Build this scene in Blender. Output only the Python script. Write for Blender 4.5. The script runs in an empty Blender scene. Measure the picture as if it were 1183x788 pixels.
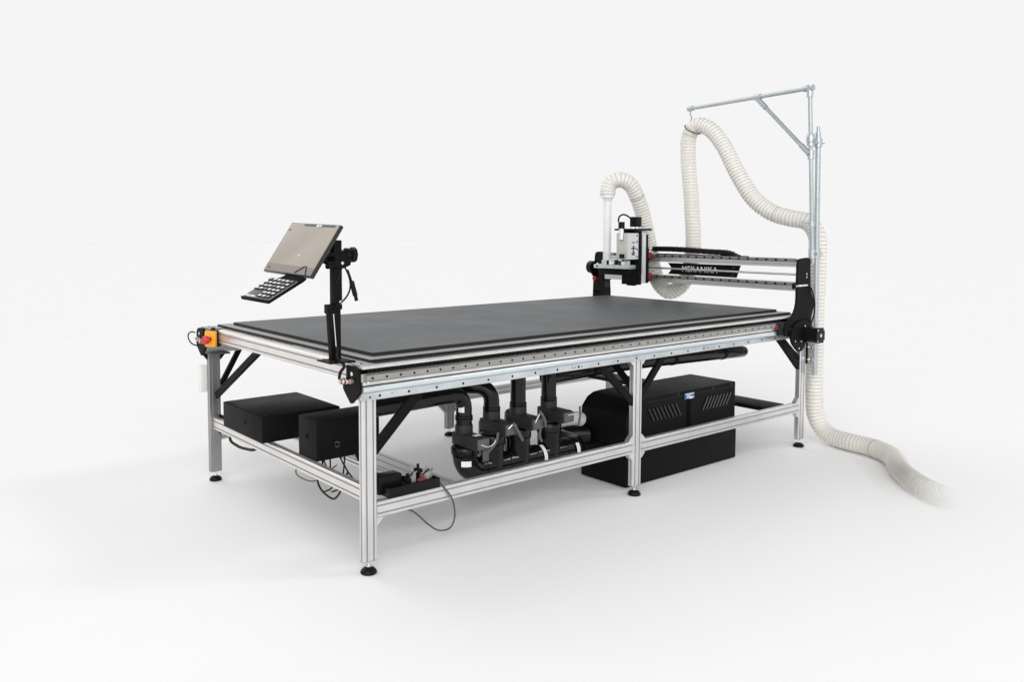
import bpy, bmesh, math, random
from mathutils import Vector, Matrix, Quaternion
random.seed(7)
S = bpy.context.scene
COL = S.collection
V = Vector
PI = math.pi
ORG = {}

# ------------------------------------------------------------------ materials
def mat(name, col, rough=.5, metal=0., spec=.5, bump=0., bscale=200., var=0., vscale=6., aniso=0., alpha=1., trans=0., coat=0., stretch=None):
    m = bpy.data.materials.new(name); m.use_nodes = True
    nt = m.node_tree; b = nt.nodes['Principled BSDF']
    b.inputs['Base Color'].default_value = (*col, 1)
    b.inputs['Roughness'].default_value = rough
    b.inputs['Metallic'].default_value = metal
    b.inputs['Specular IOR Level'].default_value = spec
    b.inputs['Transmission Weight'].default_value = trans
    b.inputs['Coat Weight'].default_value = coat
    tc = nt.nodes.new('ShaderNodeTexCoord')
    src = tc.outputs['Object']
    if stretch:
        mp = nt.nodes.new('ShaderNodeMapping'); mp.inputs['Scale'].default_value = stretch
        nt.links.new(src, mp.inputs['Vector']); src = mp.outputs['Vector']
    if var > 0:
        n = nt.nodes.new('ShaderNodeTexNoise'); n.inputs['Scale'].default_value = vscale; n.inputs['Detail'].default_value = 5
        n.inputs['Roughness'].default_value = .6
        nt.links.new(src, n.inputs['Vector'])
        r = nt.nodes.new('ShaderNodeMapRange'); r.inputs['From Min'].default_value = .3; r.inputs['From Max'].default_value = .7
        r.inputs['To Min'].default_value = 1 - var; r.inputs['To Max'].default_value = 1 + var
        nt.links.new(n.outputs['Fac'], r.inputs['Value'])
        mx = nt.nodes.new('ShaderNodeVectorMath'); mx.operation = 'SCALE'; mx.inputs[0].default_value = col
        nt.links.new(r.outputs['Result'], mx.inputs['Scale'])
        nt.links.new(mx.outputs['Vector'], b.inputs['Base Color'])
        r2 = nt.nodes.new('ShaderNodeMapRange'); r2.inputs['From Min'].default_value = .3; r2.inputs['From Max'].default_value = .7
        r2.inputs['To Min'].default_value = max(0, rough - var * .5); r2.inputs['To Max'].default_value = min(1, rough + var * .5)
        nt.links.new(n.outputs['Fac'], r2.inputs['Value']); nt.links.new(r2.outputs['Result'], b.inputs['Roughness'])
    if bump > 0:
        n2 = nt.nodes.new('ShaderNodeTexNoise'); n2.inputs['Scale'].default_value = bscale; n2.inputs['Detail'].default_value = 3
        nt.links.new(src, n2.inputs['Vector'])
        bp = nt.nodes.new('ShaderNodeBump'); bp.inputs['Strength'].default_value = bump; bp.inputs['Distance'].default_value = .002
        nt.links.new(n2.outputs['Fac'], bp.inputs['Height']); nt.links.new(bp.outputs['Normal'], b.inputs['Normal'])
    return m

M = dict(
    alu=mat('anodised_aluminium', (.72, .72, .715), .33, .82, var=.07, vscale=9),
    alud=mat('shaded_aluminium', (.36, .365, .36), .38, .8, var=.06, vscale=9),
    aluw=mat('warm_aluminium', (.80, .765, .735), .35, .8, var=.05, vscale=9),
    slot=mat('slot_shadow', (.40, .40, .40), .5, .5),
    galv=mat('galvanised_steel', (.58, .62, .64), .33, .85, var=.16, vscale=14, stretch=(.5, 1, 1)),
    shine=mat('polished_extrusion', (.72, .79, .83), .3, .75, var=.08, vscale=7, stretch=(.4, 1, 1)),
    rail=mat('rail_steel', (.36, .355, .335), .36, .75, var=.10, vscale=20),
    drail=mat('dark_rail_steel', (.24, .238, .23), .4, .7, var=.1, vscale=20),
    chrome=mat('bright_steel', (.8, .8, .8), .2, 1.),
    zinc=mat('zinc_pipe', (.48, .52, .54), .36, .75, var=.07, vscale=12),
    black=mat('black_powder_coat', (.0052, .0046, .0048), .55, spec=.11, bump=.12, bscale=900, var=.12, vscale=4),
    bplast=mat('black_plastic', (.0065, .006, .0066), .38, spec=.16, var=.15, vscale=8),
    bpipe=mat('black_pipe_plastic', (.0058, .0056, .006), .15, spec=.3, var=.12, vscale=6),
    dgrey=mat('dark_grey_plastic', (.024, .024, .025), .45, spec=.25, var=.1, vscale=12),
    mgrey=mat('mid_grey_plastic', (.085, .085, .088), .45, spec=.4),
    hole=mat('hole_black', (.004, .004, .004), .9, spec=.05),
    board=mat('grey_board', (.082, .089, .093), .5, spec=.3, var=.16, vscale=2.6, bump=.05, bscale=300),
    navy=mat('dark_motor_coat', (.0065, .0072, .0115), .36, spec=.2),
    bedge=mat('board_edge', (.018, .018, .019), .6, spec=.3, var=.1, vscale=30),
    base=mat('base_board_top', (.36, .36, .35), .5, spec=.3, var=.06, vscale=4),
    orange=mat('orange_plastic', (.88, .36, .015), .4, spec=.5),
    tred=mat('muted_red_plastic', (.15, .035, .035), .5, spec=.3),
    dirty=mat('grey_white_plastic', (.30, .30, .29), .5),
    red=mat('red_plastic', (.55, .03, .035), .35, spec=.5),
    dred=mat('dark_red_plastic', (.25, .015, .02), .4, spec=.4),
    white=mat('white_plastic', (.76, .76, .74), .45),
    label=mat('white_label', (.85, .85, .85), .55),
    cream=mat('cream_housing', (.50, .49, .45), .45),
    ice=mat('pale_housing', (.66, .70, .72), .4),
    blue=mat('blue_sticker', (.03, .075, .24), .4),
    copper=mat('copper_gland', (.72, .52, .47), .3, .8),
    text=mat('white_lettering', (.85, .85, .85), .5),
    logo=mat('black_lettering', (.0025, .0025, .0025), .6, spec=.1),
    wire=mat('hose_wire', (.42, .405, .37), .5),
    cable=mat('cable_black', (.006, .006, .006), .45, spec=.2),
    gcable=mat('cable_grey', (.06, .06, .058), .45),
    bezel=mat('screen_bezel', (.012, .011, .012), .2, spec=.5),
    key=mat('pale_keycap', (.66, .67, .66), .45),
    kbase=mat('keyboard_grey', (.22, .235, .235), .45),
    teal=mat('teal_reflection', (.025, .05, .055), .4),
    brown=mat('taskbar_brown', (.165, .135, .12), .3),
)
# faint scuffs on the board
nt = M['board'].node_tree; b = nt.nodes['Principled BSDF']; lk = b.inputs['Base Color'].links[0].from_socket
tc = nt.nodes.new('ShaderNodeTexCoord'); mp = nt.nodes.new('ShaderNodeMapping'); mp.inputs['Scale'].default_value = (2.2, 11, 1); mp.inputs['Rotation'].default_value = (0, 0, .25)
n1 = nt.nodes.new('ShaderNodeTexNoise'); n1.inputs['Scale'].default_value = 3.1; n1.inputs['Detail'].default_value = 9; n1.inputs['Roughness'].default_value = .68
nt.links.new(tc.outputs['Object'], mp.inputs['Vector']); nt.links.new(mp.outputs['Vector'], n1.inputs['Vector'])
r1 = nt.nodes.new('ShaderNodeMapRange'); r1.inputs['From Min'].default_value = .60; r1.inputs['From Max'].default_value = .74; r1.inputs['To Min'].default_value = 1.; r1.inputs['To Max'].default_value = 1.38
nt.links.new(n1.outputs['Fac'], r1.inputs['Value'])
n2 = nt.nodes.new('ShaderNodeTexNoise'); n2.inputs['Scale'].default_value = 7.3; n2.inputs['Detail'].default_value = 4
nt.links.new(tc.outputs['Object'], n2.inputs['Vector'])
r2 = nt.nodes.new('ShaderNodeMapRange'); r2.inputs['From Min'].default_value = .68; r2.inputs['From Max'].default_value = .76; r2.inputs['To Min'].default_value = 1.; r2.inputs['To Max'].default_value = .6
nt.links.new(n2.outputs['Fac'], r2.inputs['Value'])
ml = nt.nodes.new('ShaderNodeMath'); ml.operation = 'MULTIPLY'; nt.links.new(r1.outputs['Result'], ml.inputs[0]); nt.links.new(r2.outputs['Result'], ml.inputs[1])
vs_ = nt.nodes.new('ShaderNodeVectorMath'); vs_.operation = 'SCALE'; nt.links.new(lk, vs_.inputs[0]); nt.links.new(ml.outputs[0], vs_.inputs['Scale'])
nt.links.new(vs_.outputs['Vector'], b.inputs['Base Color'])
# hose: off-white, slightly translucent, with an opacity attribute along its length
def hose_mat(name, col):
    m = bpy.data.materials.new(name); m.use_nodes = True
    nt = m.node_tree; b = nt.nodes['Principled BSDF']
    b.inputs['Base Color'].default_value = (*col, 1); b.inputs['Roughness'].default_value = .42
    b.inputs['Subsurface Weight'].default_value = .25
    b.inputs['Subsurface Radius'].default_value = (.03, .028, .024)
    b.inputs['Subsurface Scale'].default_value = .4
    at = nt.nodes.new('ShaderNodeAttribute'); at.attribute_name = 'opacity'
    nt.links.new(at.outputs['Fac'], b.inputs['Alpha'])
    return m
M['hose'] = hose_mat('hose_offwhite', (.76, .738, .69))
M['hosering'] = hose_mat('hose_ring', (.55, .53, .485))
# clear tube
g = bpy.data.materials.new('clear_tube'); g.use_nodes = True
nt = g.node_tree; b = nt.nodes['Principled BSDF']
b.inputs['Base Color'].default_value = (.93, .94, .93, 1); b.inputs['Roughness'].default_value = .12
b.inputs['Alpha'].default_value = .42; b.inputs['Specular IOR Level'].default_value = .8
M['clear'] = g
# screen: a pale beige picture, a darker band at the foot
sc = bpy.data.materials.new('screen'); sc.use_nodes = True
nt = sc.node_tree; b = nt.nodes['Principled BSDF']
tc = nt.nodes.new('ShaderNodeTexCoord'); nz = nt.nodes.new('ShaderNodeTexNoise'); nz.inputs['Scale'].default_value = 5
nt.links.new(tc.outputs['Object'], nz.inputs['Vector'])
rp = nt.nodes.new('ShaderNodeValToRGB')
rp.color_ramp.elements[0].position = .3; rp.color_ramp.elements[0].color = (.265, .228, .187, 1)
rp.color_ramp.elements[1].position = .7; rp.color_ramp.elements[1].color = (.325, .285, .237, 1)
nt.links.new(nz.outputs['Fac'], rp.inputs['Fac']); nt.links.new(rp.outputs['Color'], b.inputs['Base Color'])
b.inputs['Roughness'].default_value = .25; b.inputs['Specular IOR Level'].default_value = .3
M['screen'] = sc

# ------------------------------------------------------------------ mesh builder
class MB:
    def __init__(s): s.v = []; s.f = []; s.m = []; s.a = None
    def add(s, vs, fs, mi=0):
        o = len(s.v); s.v += [V(p) for p in vs]
        for f in fs: s.f.append([i + o for i in f])
        s.m += [mi] * len(fs) if isinstance(mi, int) else list(mi)
        return s
    def box(s, c, d, mi=0, R=None, ch=0.):
        c = V(c); hx, hy, hz = (x / 2 for x in d)
        R = R or Matrix.Identity(3)
        if ch > 0:
            return s.chbox(c, (hx, hy, hz), ch, mi, R)
        vs = [c + R @ V((sx * hx, sy * hy, sz * hz)) for sx in (-1, 1) for sy in (-1, 1) for sz in (-1, 1)]
        fs = [(0, 1, 3, 2), (4, 6, 7, 5), (0, 4, 5, 1), (2, 3, 7, 6), (0, 2, 6, 4), (1, 5, 7, 3)]
        return s.add(vs, fs, mi)
    def chbox(s, c, h, ch, mi, R):
        bm = bmesh.new(); bmesh.ops.create_cube(bm, size=2)
        for v in bm.verts: v.co = V((v.co.x * h[0], v.co.y * h[1], v.co.z * h[2]))
        bmesh.ops.bevel(bm, geom=bm.edges[:], offset=min(ch, min(h) * .9), segments=2, profile=.5, affect='EDGES')
        bm.verts.index_update()
        s.add([c + R @ v.co for v in bm.verts], [[v.index for v in f.verts] for f in bm.faces], mi)
        bm.free(); return s
    def b2(s, lo, hi, mi=0, ch=0.):
        lo, hi = V(lo), V(hi)
        return s.box((lo + hi) / 2, hi - lo, mi, None, ch)
    def prism(s, poly, axis, a0, a1, mi=0, side=None):
        # poly in the two other axes (x: (y,z), y: (x,z), z: (x,y))
        def P(u, w, t):
            return {'x': V((t, u, w)), 'y': V((u, t, w)), 'z': V((u, w, t))}[axis]
        n = len(poly)
        vs = [P(u, w, a0) for u, w in poly] + [P(u, w, a1) for u, w in poly]
        fs = [list(range(n))[::-1], list(range(n, 2 * n))]
        ms = [mi, mi]
        for i in range(n):
            j = (i + 1) % n; fs.append([i, j, n + j, n + i]); ms.append(side[i] if side else mi)
        return s.add(vs, fs, ms)
    def sweep(s, poly, p0, p1, up, mi=0, side=None, capm=None):
        # cross-section poly (a,b): a along side axis, b along up
        p0, p1 = V(p0), V(p1); d = (p1 - p0).normalized(); up = V(up); up = (up - d * up.dot(d)).normalized(); sd = d.cross(up)
        n = len(poly)
        vs = [p0 + sd * a + up * b_ for a, b_ in poly] + [p1 + sd * a + up * b_ for a, b_ in poly]
        cm = mi if capm is None else capm
        fs = [list(range(n)), list(range(n, 2 * n))[::-1]]; ms = [cm, cm]
        for i in range(n):
            j = (i + 1) % n; fs.append([j, i, n + i, n + j]); ms.append(side[i] if side else mi)
        return s.add(vs, fs, ms)
    def cyl(s, p0, p1, r, seg=20, mi=0, r1=None, cap=True):
        p0, p1 = V(p0), V(p1); r1 = r if r1 is None else r1
        return s.tube([p0, p1], [r, r1], seg, mi, cap)
    def tube(s, path, r, seg=12, mi=0, cap=True, mis=None):
        path = [V(p) for p in path]; n = len(path)
        rs = r if isinstance(r, (list, tuple)) else [r] * n
        T = []
        for i in range(n):
            a = path[max(0, i - 1)]; b_ = path[min(n - 1, i + 1)]
            t = b_ - a
            T.append(t.normalized() if t.length > 1e-9 else (T[-1] if T else V((0, 0, 1))))
        ref = V((0, 0, 1)) if abs(T[0].z) < .9 else V((1, 0, 0))
        u = (ref - T[0] * ref.dot(T[0])).normalized()
        vs = []
        for i in range(n):
            if i:
                q = T[i - 1].rotation_difference(T[i]); u = q @ u
                u = (u - T[i] * u.dot(T[i])).normalized()
            w = T[i].cross(u)
            for k in range(seg):
                a = 2 * PI * k / seg; vs.append(path[i] + (u * math.cos(a) + w * math.sin(a)) * rs[i])
        fs = []; ms = []
        for i in range(n - 1):
            for k in range(seg):
                k2 = (k + 1) % seg
                fs.append([i * seg + k, i * seg + k2, (i + 1) * seg + k2, (i + 1) * seg + k]); ms.append(mis[i] if mis else mi)
        if cap:
            fs.append(list(range(seg))[::-1]); fs.append(list(range((n - 1) * seg, n * seg)))
            ms += [mis[0] if mis else mi, mis[-1] if mis else mi]
        return s.add(vs, fs, ms)
    def lathe(s, c, prof, seg=24, mi=0):
        c = V(c)
        return s.tube([c + V((0, 0, z)) for r, z in prof], [r for r, z in prof], seg, mi)
    def build(s, name, mats, parent=None, smooth=35, org=None):
        if not isinstance(mats, (list, tuple)): mats = [mats]
        o0 = V(org) if org is not None else (ORG.get(parent.name, V((0, 0, 0))) if parent else V((0, 0, 0)))
        me = bpy.data.meshes.new(name)
        me.from_pydata([p - o0 for p in s.v], [], s.f)
        for m in mats: me.materials.append(m)
        me.polygons.foreach_set('material_index', s.m)
        bm = bmesh.new(); bm.from_mesh(me); bmesh.ops.recalc_face_normals(bm, faces=bm.faces[:]); bm.to_mesh(me); bm.free()
        me.polygons.foreach_set('use_smooth', [True] * len(me.polygons))
        me.set_sharp_from_angle(angle=math.radians(smooth))
        if s.a is not None:
            at = me.attributes.new('opacity', 'FLOAT', 'POINT'); at.data.foreach_set('value', s.a)
        me.update()
        o = bpy.data.objects.new(name, me); COL.objects.link(o)
        if parent: o.parent = parent
        else: o.location = o0
        ORG[o.name] = o0
        return o

def thing(name, label, cat, loc, group=None):
    o = bpy.data.objects.new(name, None); COL.objects.link(o); o.location = loc
    o.empty_display_size = .1
    o['label'] = label; o['category'] = cat
    if group: o['group'] = group
    ORG[o.name] = V(loc)
    return o
def tag(o, label, cat, group=None):
    o['label'] = label; o['category'] = cat
    if group: o['group'] = group
    return o

def slots(w, h, so=.0032, sd=.0042, ch=.0025, top=True, pitch=.03):
    """outline of a slotted extrusion, w along a, h along b; slots pitch 30 mm on each side."""
    def side(L, dark):
        n = max(1, round(L / pitch)); out = []; q = L / n
        if dark == 0 and not top: n = 0
        for k in range(n):
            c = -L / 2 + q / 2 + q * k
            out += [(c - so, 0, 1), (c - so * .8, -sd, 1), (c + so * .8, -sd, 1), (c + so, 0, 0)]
        return out
    pts = []; ms = []
    def put(x, y, m): pts.append((x, y)); ms.append(m)
    # bottom (b=-h/2) going +a
    put(-w / 2 + ch, -h / 2, 0)
    for t, d, m in side(w, 0): put(t, -h / 2 - d, m)
    put(w / 2 - ch, -h / 2, 0); put(w / 2, -h / 2 + ch, 0)
    for t, d, m in side(h, 1): put(w / 2 + d, t, m)
    put(w / 2, h / 2 - ch, 0); put(w / 2 - ch, h / 2, 0)
    for t, d, m in side(w, 0): put(-t, h / 2 + d, m)
    put(-w / 2 + ch, h / 2, 0); put(-w / 2, h / 2 - ch, 0)
    for t, d, m in side(h, 1): put(-w / 2 - d, -t, m)
    put(-w / 2, -h / 2 + ch, 0)
    return pts, ms
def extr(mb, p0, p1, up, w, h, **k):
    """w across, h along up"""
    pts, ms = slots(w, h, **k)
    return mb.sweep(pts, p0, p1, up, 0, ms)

def spline(pts, step=.02, closed=False):
    pts = [V(p) for p in pts]; out = []
    P = [pts[0] * 2 - pts[1]] + pts + [pts[-1] * 2 - pts[-2]]
    for i in range(1, len(P) - 2):
        a, b_, c, d = P[i - 1], P[i], P[i + 1], P[i + 2]
        # centripetal Catmull-Rom
        t0 = 0; t1 = t0 + max(1e-4, (b_ - a).length) ** .5; t2 = t1 + max(1e-4, (c - b_).length) ** .5; t3 = t2 + max(1e-4, (d - c).length) ** .5
        N = 24
        for k in range(N):
            t = t1 + (t2 - t1) * k / N
            A1 = a * ((t1 - t) / (t1 - t0)) + b_ * ((t - t0) / (t1 - t0))
            A2 = b_ * ((t2 - t) / (t2 - t1)) + c * ((t - t1) / (t2 - t1))
            A3 = c * ((t3 - t) / (t3 - t2)) + d * ((t - t2) / (t3 - t2))
            B1 = A1 * ((t2 - t) / (t2 - t0)) + A2 * ((t - t0) / (t2 - t0))
            B2 = A2 * ((t3 - t) / (t3 - t1)) + A3 * ((t - t1) / (t3 - t1))
            out.append(B1 * ((t2 - t) / (t2 - t1)) + B2 * ((t - t1) / (t2 - t1)))
    out.append(pts[-1])
    # arc length resample
    L = [0]
    for i in range(1, len(out)): L.append(L[-1] + (out[i] - out[i - 1]).length)
    n = max(2, int(round(L[-1] / step))); res = []; j = 0
    for k in range(n + 1):
        t = L[-1] * k / n
        while j < len(L) - 2 and L[j + 1] < t: j += 1
        f = (t - L[j]) / max(1e-9, L[j + 1] - L[j]); res.append(out[j].lerp(out[j + 1], min(1, f)))
    return res
def arc(c, r, a0, a1, u, w, n=10):
    c, u, w = V(c), V(u), V(w)
    return [c + (u * math.cos(a0 + (a1 - a0) * k / n) + w * math.sin(a0 + (a1 - a0) * k / n)) * r for k in range(n + 1)]
def text_mb(txt, size, loc, xdir, ydir, mi=0, depth=.0006, squeeze=1., offset=0.):
    cu = bpy.data.curves.new('lettering', 'FONT'); cu.body = txt; cu.size = size; cu.extrude = depth; cu.align_x = 'CENTER'; cu.align_y = 'CENTER'
    cu.offset = offset; cu.space_character = 1.06
    ob = bpy.data.objects.new('lettering_curve', cu); COL.objects.link(ob)
    dg = bpy.context.evaluated_depsgraph_get(); me = bpy.data.meshes.new_from_object(ob.evaluated_get(dg))
    x, y = V(xdir).normalized(), V(ydir).normalized(); n = x.cross(y)
    mb = MB()
    mb.add([V(loc) + x * (p.co.x * squeeze) + y * p.co.y + n * p.co.z for p in me.vertices], [list(f.vertices) for f in me.polygons], mi)
    bpy.data.objects.remove(ob); bpy.data.curves.remove(cu); bpy.data.meshes.remove(me)
    return mb
def bar(mb, p0, p1, w, t, up, mi=0, ch=.002):
    """flat bar: w in the plane of up, t across"""
    c = min(ch, w * .3, t * .3)
    poly = [(-t/2 + c, -w/2), (t/2 - c, -w/2), (t/2, -w/2 + c), (t/2, w/2 - c), (t/2 - c, w/2), (-t/2 + c, w/2), (-t/2, w/2 - c), (-t/2, -w/2 + c)]
    return mb.sweep(poly, p0, p1, up, mi)

# ------------------------------------------------------------------ the floor
fm = bpy.data.materials.new('studio_floor'); fm.use_nodes = True
nt = fm.node_tree; b = nt.nodes['Principled BSDF']
b.inputs['Roughness'].default_value = .9; b.inputs['Specular IOR Level'].default_value = .0
FLOOR_ALB = .94
tcf = nt.nodes.new('ShaderNodeTexCoord'); nf = nt.nodes.new('ShaderNodeTexNoise'); nf.inputs['Scale'].default_value = 1.7; nf.inputs['Detail'].default_value = 6; nf.inputs['Roughness'].default_value = .65
mpf = nt.nodes.new('ShaderNodeMapping'); mpf.inputs['Scale'].default_value = (.6, 1.5, 1); mpf.inputs['Rotation'].default_value = (0, 0, .5)
nt.links.new(tcf.outputs['Object'], mpf.inputs['Vector']); nt.links.new(mpf.outputs['Vector'], nf.inputs['Vector'])
rf = nt.nodes.new('ShaderNodeMapRange'); rf.inputs['From Min'].default_value = .25; rf.inputs['From Max'].default_value = .75
rf.inputs['To Min'].default_value = FLOOR_ALB - .009; rf.inputs['To Max'].default_value = FLOOR_ALB + .009
nt.links.new(nf.outputs['Fac'], rf.inputs['Value'])
cf = nt.nodes.new('ShaderNodeCombineColor')
for k in range(3): nt.links.new(rf.outputs['Result'], cf.inputs[k])
nt.links.new(cf.outputs[0], b.inputs['Base Color'])
fl = MB(); fl.add([(-60, -60, 0), (60, -60, 0), (60, 60, 0), (-60, 60, 0)], [(0, 1, 2, 3)])
floor = fl.build('floor', fm); floor['kind'] = 'structure'

# ------------------------------------------------------------------ the cutting table
tab = thing('cutting_table', 'long aluminium-framed machine table with dark grey spoilboard on six levelling feet', 'machine table', (1.5, .75, 0))
LEGS = [(0, 0), (1.519, 0), (3.0, 0), (0, 1.5), (1.519, 1.5), (3.0, 1.5)]
for (x, y) in LEGS:
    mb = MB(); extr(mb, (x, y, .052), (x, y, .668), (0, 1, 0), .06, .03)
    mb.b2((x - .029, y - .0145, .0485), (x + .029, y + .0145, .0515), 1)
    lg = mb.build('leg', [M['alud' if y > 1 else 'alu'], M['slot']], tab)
    f = MB()
    f.lathe((x, y, 0), [(.0285, .0005), (.0315, .003), (.0315, .008), (.029, .014), (.021, .021), (.013, .024), (.010, .026)], 28, 0)
    f.lathe((x, y, 0), [(.0055, .022), (.0055, .049)], 14, 1)
    f.lathe((x, y, 0), [(.0105, .0265), (.0105, .0325)], 6, 1)
    f.lathe((x, y, 0), [(.0095, .042), (.0095, .0475)], 6, 1)
    f.build('foot', [M['bplast'], M['chrome']], lg)

# long side beams
X0, X1 = -.045, 2.985
def side_beam(yc, sg):
    # sg=-1: outer side faces -Y
    Y = lambda d: yc + sg * d
    sec = [(-.03, .672), (-.03, .8005), (.0445, .8005), (.0455, .7995), (.0455, .7905), (.0445, .7895), (.018, .7895), (.018, .770), (.030, .770), (.030, .7425),
           (.041, .742), (.043, .739), (.043, .730), (.0405, .7275), (.034, .7272), (.034, .7252), (.043, .7248), (.0475, .722), (.0485, .716), (.046, .706), (.041, .700), (.034, .699), (.034, .672)]
    side = [0] * len(sec)
    for i in (6, 7): side[i] = 1
    for i in (14, 15): side[i] = 1
    for i in (17, 18, 19): side[i] = 2
    mb = MB(); mb.prism([(Y(a), z) for a, z in sec], 'x', X0, X1, 0, side)
    bm_ = mb.build('side_beam', [M['alu'], M['hole'], M['shine']], tab, smooth=50)
    # mounting strip with bolt holes
    mb = MB()
    ya, yb = sorted((Y(.0342), Y(.0385)))
    mb.b2((X0 + .004, ya, .6705), (X1 - .004, yb, .6985), 0, .0008)
    def hole(x, z, r, y):
        mb.cyl((x, y - sg * .003, z), (x, y + sg * .0006, z), r, 12, 1)
    xs = [.162 + .1315 * k for k in range(-1, 21)]
    for x in xs: hole(x, .6845, .0052, Y(.0385))
    for xc in (1.075, 2.06):
        for d in (-.03, -.014, .014, .03): hole(xc + d, .6835, .003, Y(.0385))
    hole(-.012, .6825, .004, Y(.0385)); hole(.085, .6885, .0022, Y(.0385))
    mb.build('mounting_strip', [M['galv'], M['hole']], bm_)
    # linear guide rail
    mb = MB()
    ya, yb = sorted((Y(.0305), Y(.0505)))
    sec = [(.0305, .7435), (.0305, .769), (.047, .769), (.0505, .7665), (.0505, .7465), (.047, .7435)]
    mb.prism([(Y(a), z) for a, z in sec], 'x', X0 + .012, X1 - .01, 0)
    k = -2
    while .117 + .0621 * k < X1 - .03:
        x = .117 + .0621 * k
        if x > X0 + .02: mb.cyl((x, Y(.045), .7555), (x, Y(.0509), .7555), .0047, 14, 1)
        k += 1
    mb.build('guide_rail', [M['rail'], M['hole']], bm_)
    mb = MB(); mb.b2((X0 + .075, min(Y(-.0215), Y(.017)), .8007), (X1 - .02, max(Y(-.0215), Y(.017)), .8025), 0); mb.build('board_shadow_strip', M['bplast'], bm_)  # added black strip painting the base board's shadow on the beam top
    # black toothed rack in the recess
    mb = MB()
    mb.b2((X0 + .03, min(Y(.0185), Y(.029)), .7715), (X1 - .02, max(Y(.0185), Y(.029)), .7835), 0)
    n = 150
    for i in range(n):
        x = X0 + .04 + (X1 - X0 - .08) * i / n
        mb.b2((x, min(Y(.0292), Y(.0325)), .7718), (x + .010, max(Y(.0292), Y(.0325)), .783), 0)
    mb.build('toothed_rack', M['bplast'], bm_)
    return bm_
side_beam(0, -1); side_beam(1.5, 1)
# end beams, lower beams
def beam(name, p0, p1, up, w, h, m=None, **k):
    mb = MB(); extr(mb, p0, p1, up, w, h, **k); return mb.build(name, m or [M['alu'], M['slot']], tab)
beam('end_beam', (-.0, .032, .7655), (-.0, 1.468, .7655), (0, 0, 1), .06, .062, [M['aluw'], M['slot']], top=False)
beam('end_beam', (2.97, .032, .7655), (2.97, 1.468, .7655), (0, 0, 1), .03, .06)
beam('cross_beam', (1.5, .032, .735), (1.5, 1.468, .735), (0, 0, 1), .03, .06)
for y in (0, 1.5):
    beam('lower_beam', (.031, y, .242), (1.488, y, .242), (0, 0, 1), .03, .06)
    beam('lower_beam', (1.550, y, .242), (2.969, y, .242), (0, 0, 1), .03, .06)
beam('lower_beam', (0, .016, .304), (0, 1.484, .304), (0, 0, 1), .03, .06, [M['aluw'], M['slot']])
mb = MB(); extr(mb, (.345, .016, .258), (.345, 1.484, .258), (0, 0, 1), .16, .032, pitch=.053); mb.build('shelf_beam', [M['alu'], M['slot']], tab)
mb = MB(); mb.b2((2.68, .016, .250), (2.86, 1.484, .2745), 0, .002); mb.build('shelf_plank', M['black'], tab)
# boards
def board(name, lo, hi, top, edge):
    lo, hi = V(lo), V(hi); c = .0015
    mb = MB()
    poly = [(lo.x, lo.y), (hi.x, lo.y), (hi.x, hi.y), (lo.x, hi.y)]
    inn = [(lo.x + c, lo.y + c), (hi.x - c, lo.y + c), (hi.x - c, hi.y - c), (lo.x + c, hi.y - c)]
    vs = [(x, y, lo.z) for x, y in poly] + [(x, y, hi.z - c) for x, y in poly] + [(x, y, hi.z) for x, y in inn]
    fs = [(3, 2, 1, 0)]; ms = [0]
    for i in range(4):
        j = (i + 1) % 4
        fs.append((i, j, 4 + j, 4 + i)); ms.append(1)
        fs.append((4 + i, 4 + j, 8 + j, 8 + i)); ms.append(1)
    fs.append((8, 9, 10, 11)); ms.append(0)
    mb.add(vs, fs, ms)
    return mb
mb = board('base_board', (.028, .022, .7975), (2.915, 1.505, .811), 0, 1)
mb.build('base_board', [M['base'], M['bedge']], tab)
# spoilboard: two sheets butted, with a fine seam and small bolt marks
for (xa, xb) in ((.078, 1.4735), (1.4745, 2.870)):
    mb = board('spoilboard', (xa, .0856, .8111), (xb, 1.420, .8257), 0, 1)
    for (bx, by) in ((.25, .35), (.75, .35), (.25, .9), (.75, .9), (.5, 1.2), (.5, .12)):
        x = xa + (xb - xa) * bx; y = .0856 + 1.3344 * by
        if by < 1: mb.cyl((x, y, .8250), (x, y, .82595), .0055, 12, 1)
    mb.build('spoilboard', [M['board'], M['bedge']], tab)

# corner plates and end brackets
for y0, y1, sgn in ((-.028, .094, 1), (1.41, 1.53, -1)):
    mb = MB(); mb.b2((-.046, y0, .7985), (.022, y1, .8025), 0, .001)
    for q in ((-.02, .3), (-.02, .7)): mb.cyl((q[0], y0 + (y1 - y0) * q[1], .8025), (q[0], y0 + (y1 - y0) * q[1], .8045), .005, 12, 1)
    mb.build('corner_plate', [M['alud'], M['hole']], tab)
heart = [(.058, .796), (.058, .750), (.084, .722), (.082, .702), (.055, .676), (.030, .655), (.020, .655), (-.034, .700), (-.040, .722), (-.034, .742), (-.034, .768), (-.024, .788), (.0, .796)]
def bracket(ys):
    mb = MB(); mb.prism([(ys(a), z) for a, z in heart], 'x', -.056, -.0465, 0)
    br = mb.build('end_bracket', [M['black']], tab)
    mb = MB(); mb.cyl((-.060, ys(.012), .768), (-.050, ys(.012), .768), .008, 16, 0); mb.build('bolt', M['chrome'], br)
    for (a, z, r, c) in ((.066, .733, .013, 'copper'), (.038, .738, .011, 'chrome'), (.008, .741, .010, 'copper')):
        mb = MB()
        mb.cyl((-.080, ys(a), z), (-.050, ys(a), z), r * .72, 14, 0)
        mb.cyl((-.070, ys(a), z), (-.058, ys(a), z), r, 6, 0)
        mb.build('cable_gland', M[c], br)
    mb = MB(); mb.cyl((-.030, ys(-.056), .741), (.02, ys(-.056), .741), .0045, 12, 0); mb.build('stop_pin', M['chrome'], br)
bracket(lambda a: a); bracket(lambda a: 1.5 - a + .045)

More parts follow.
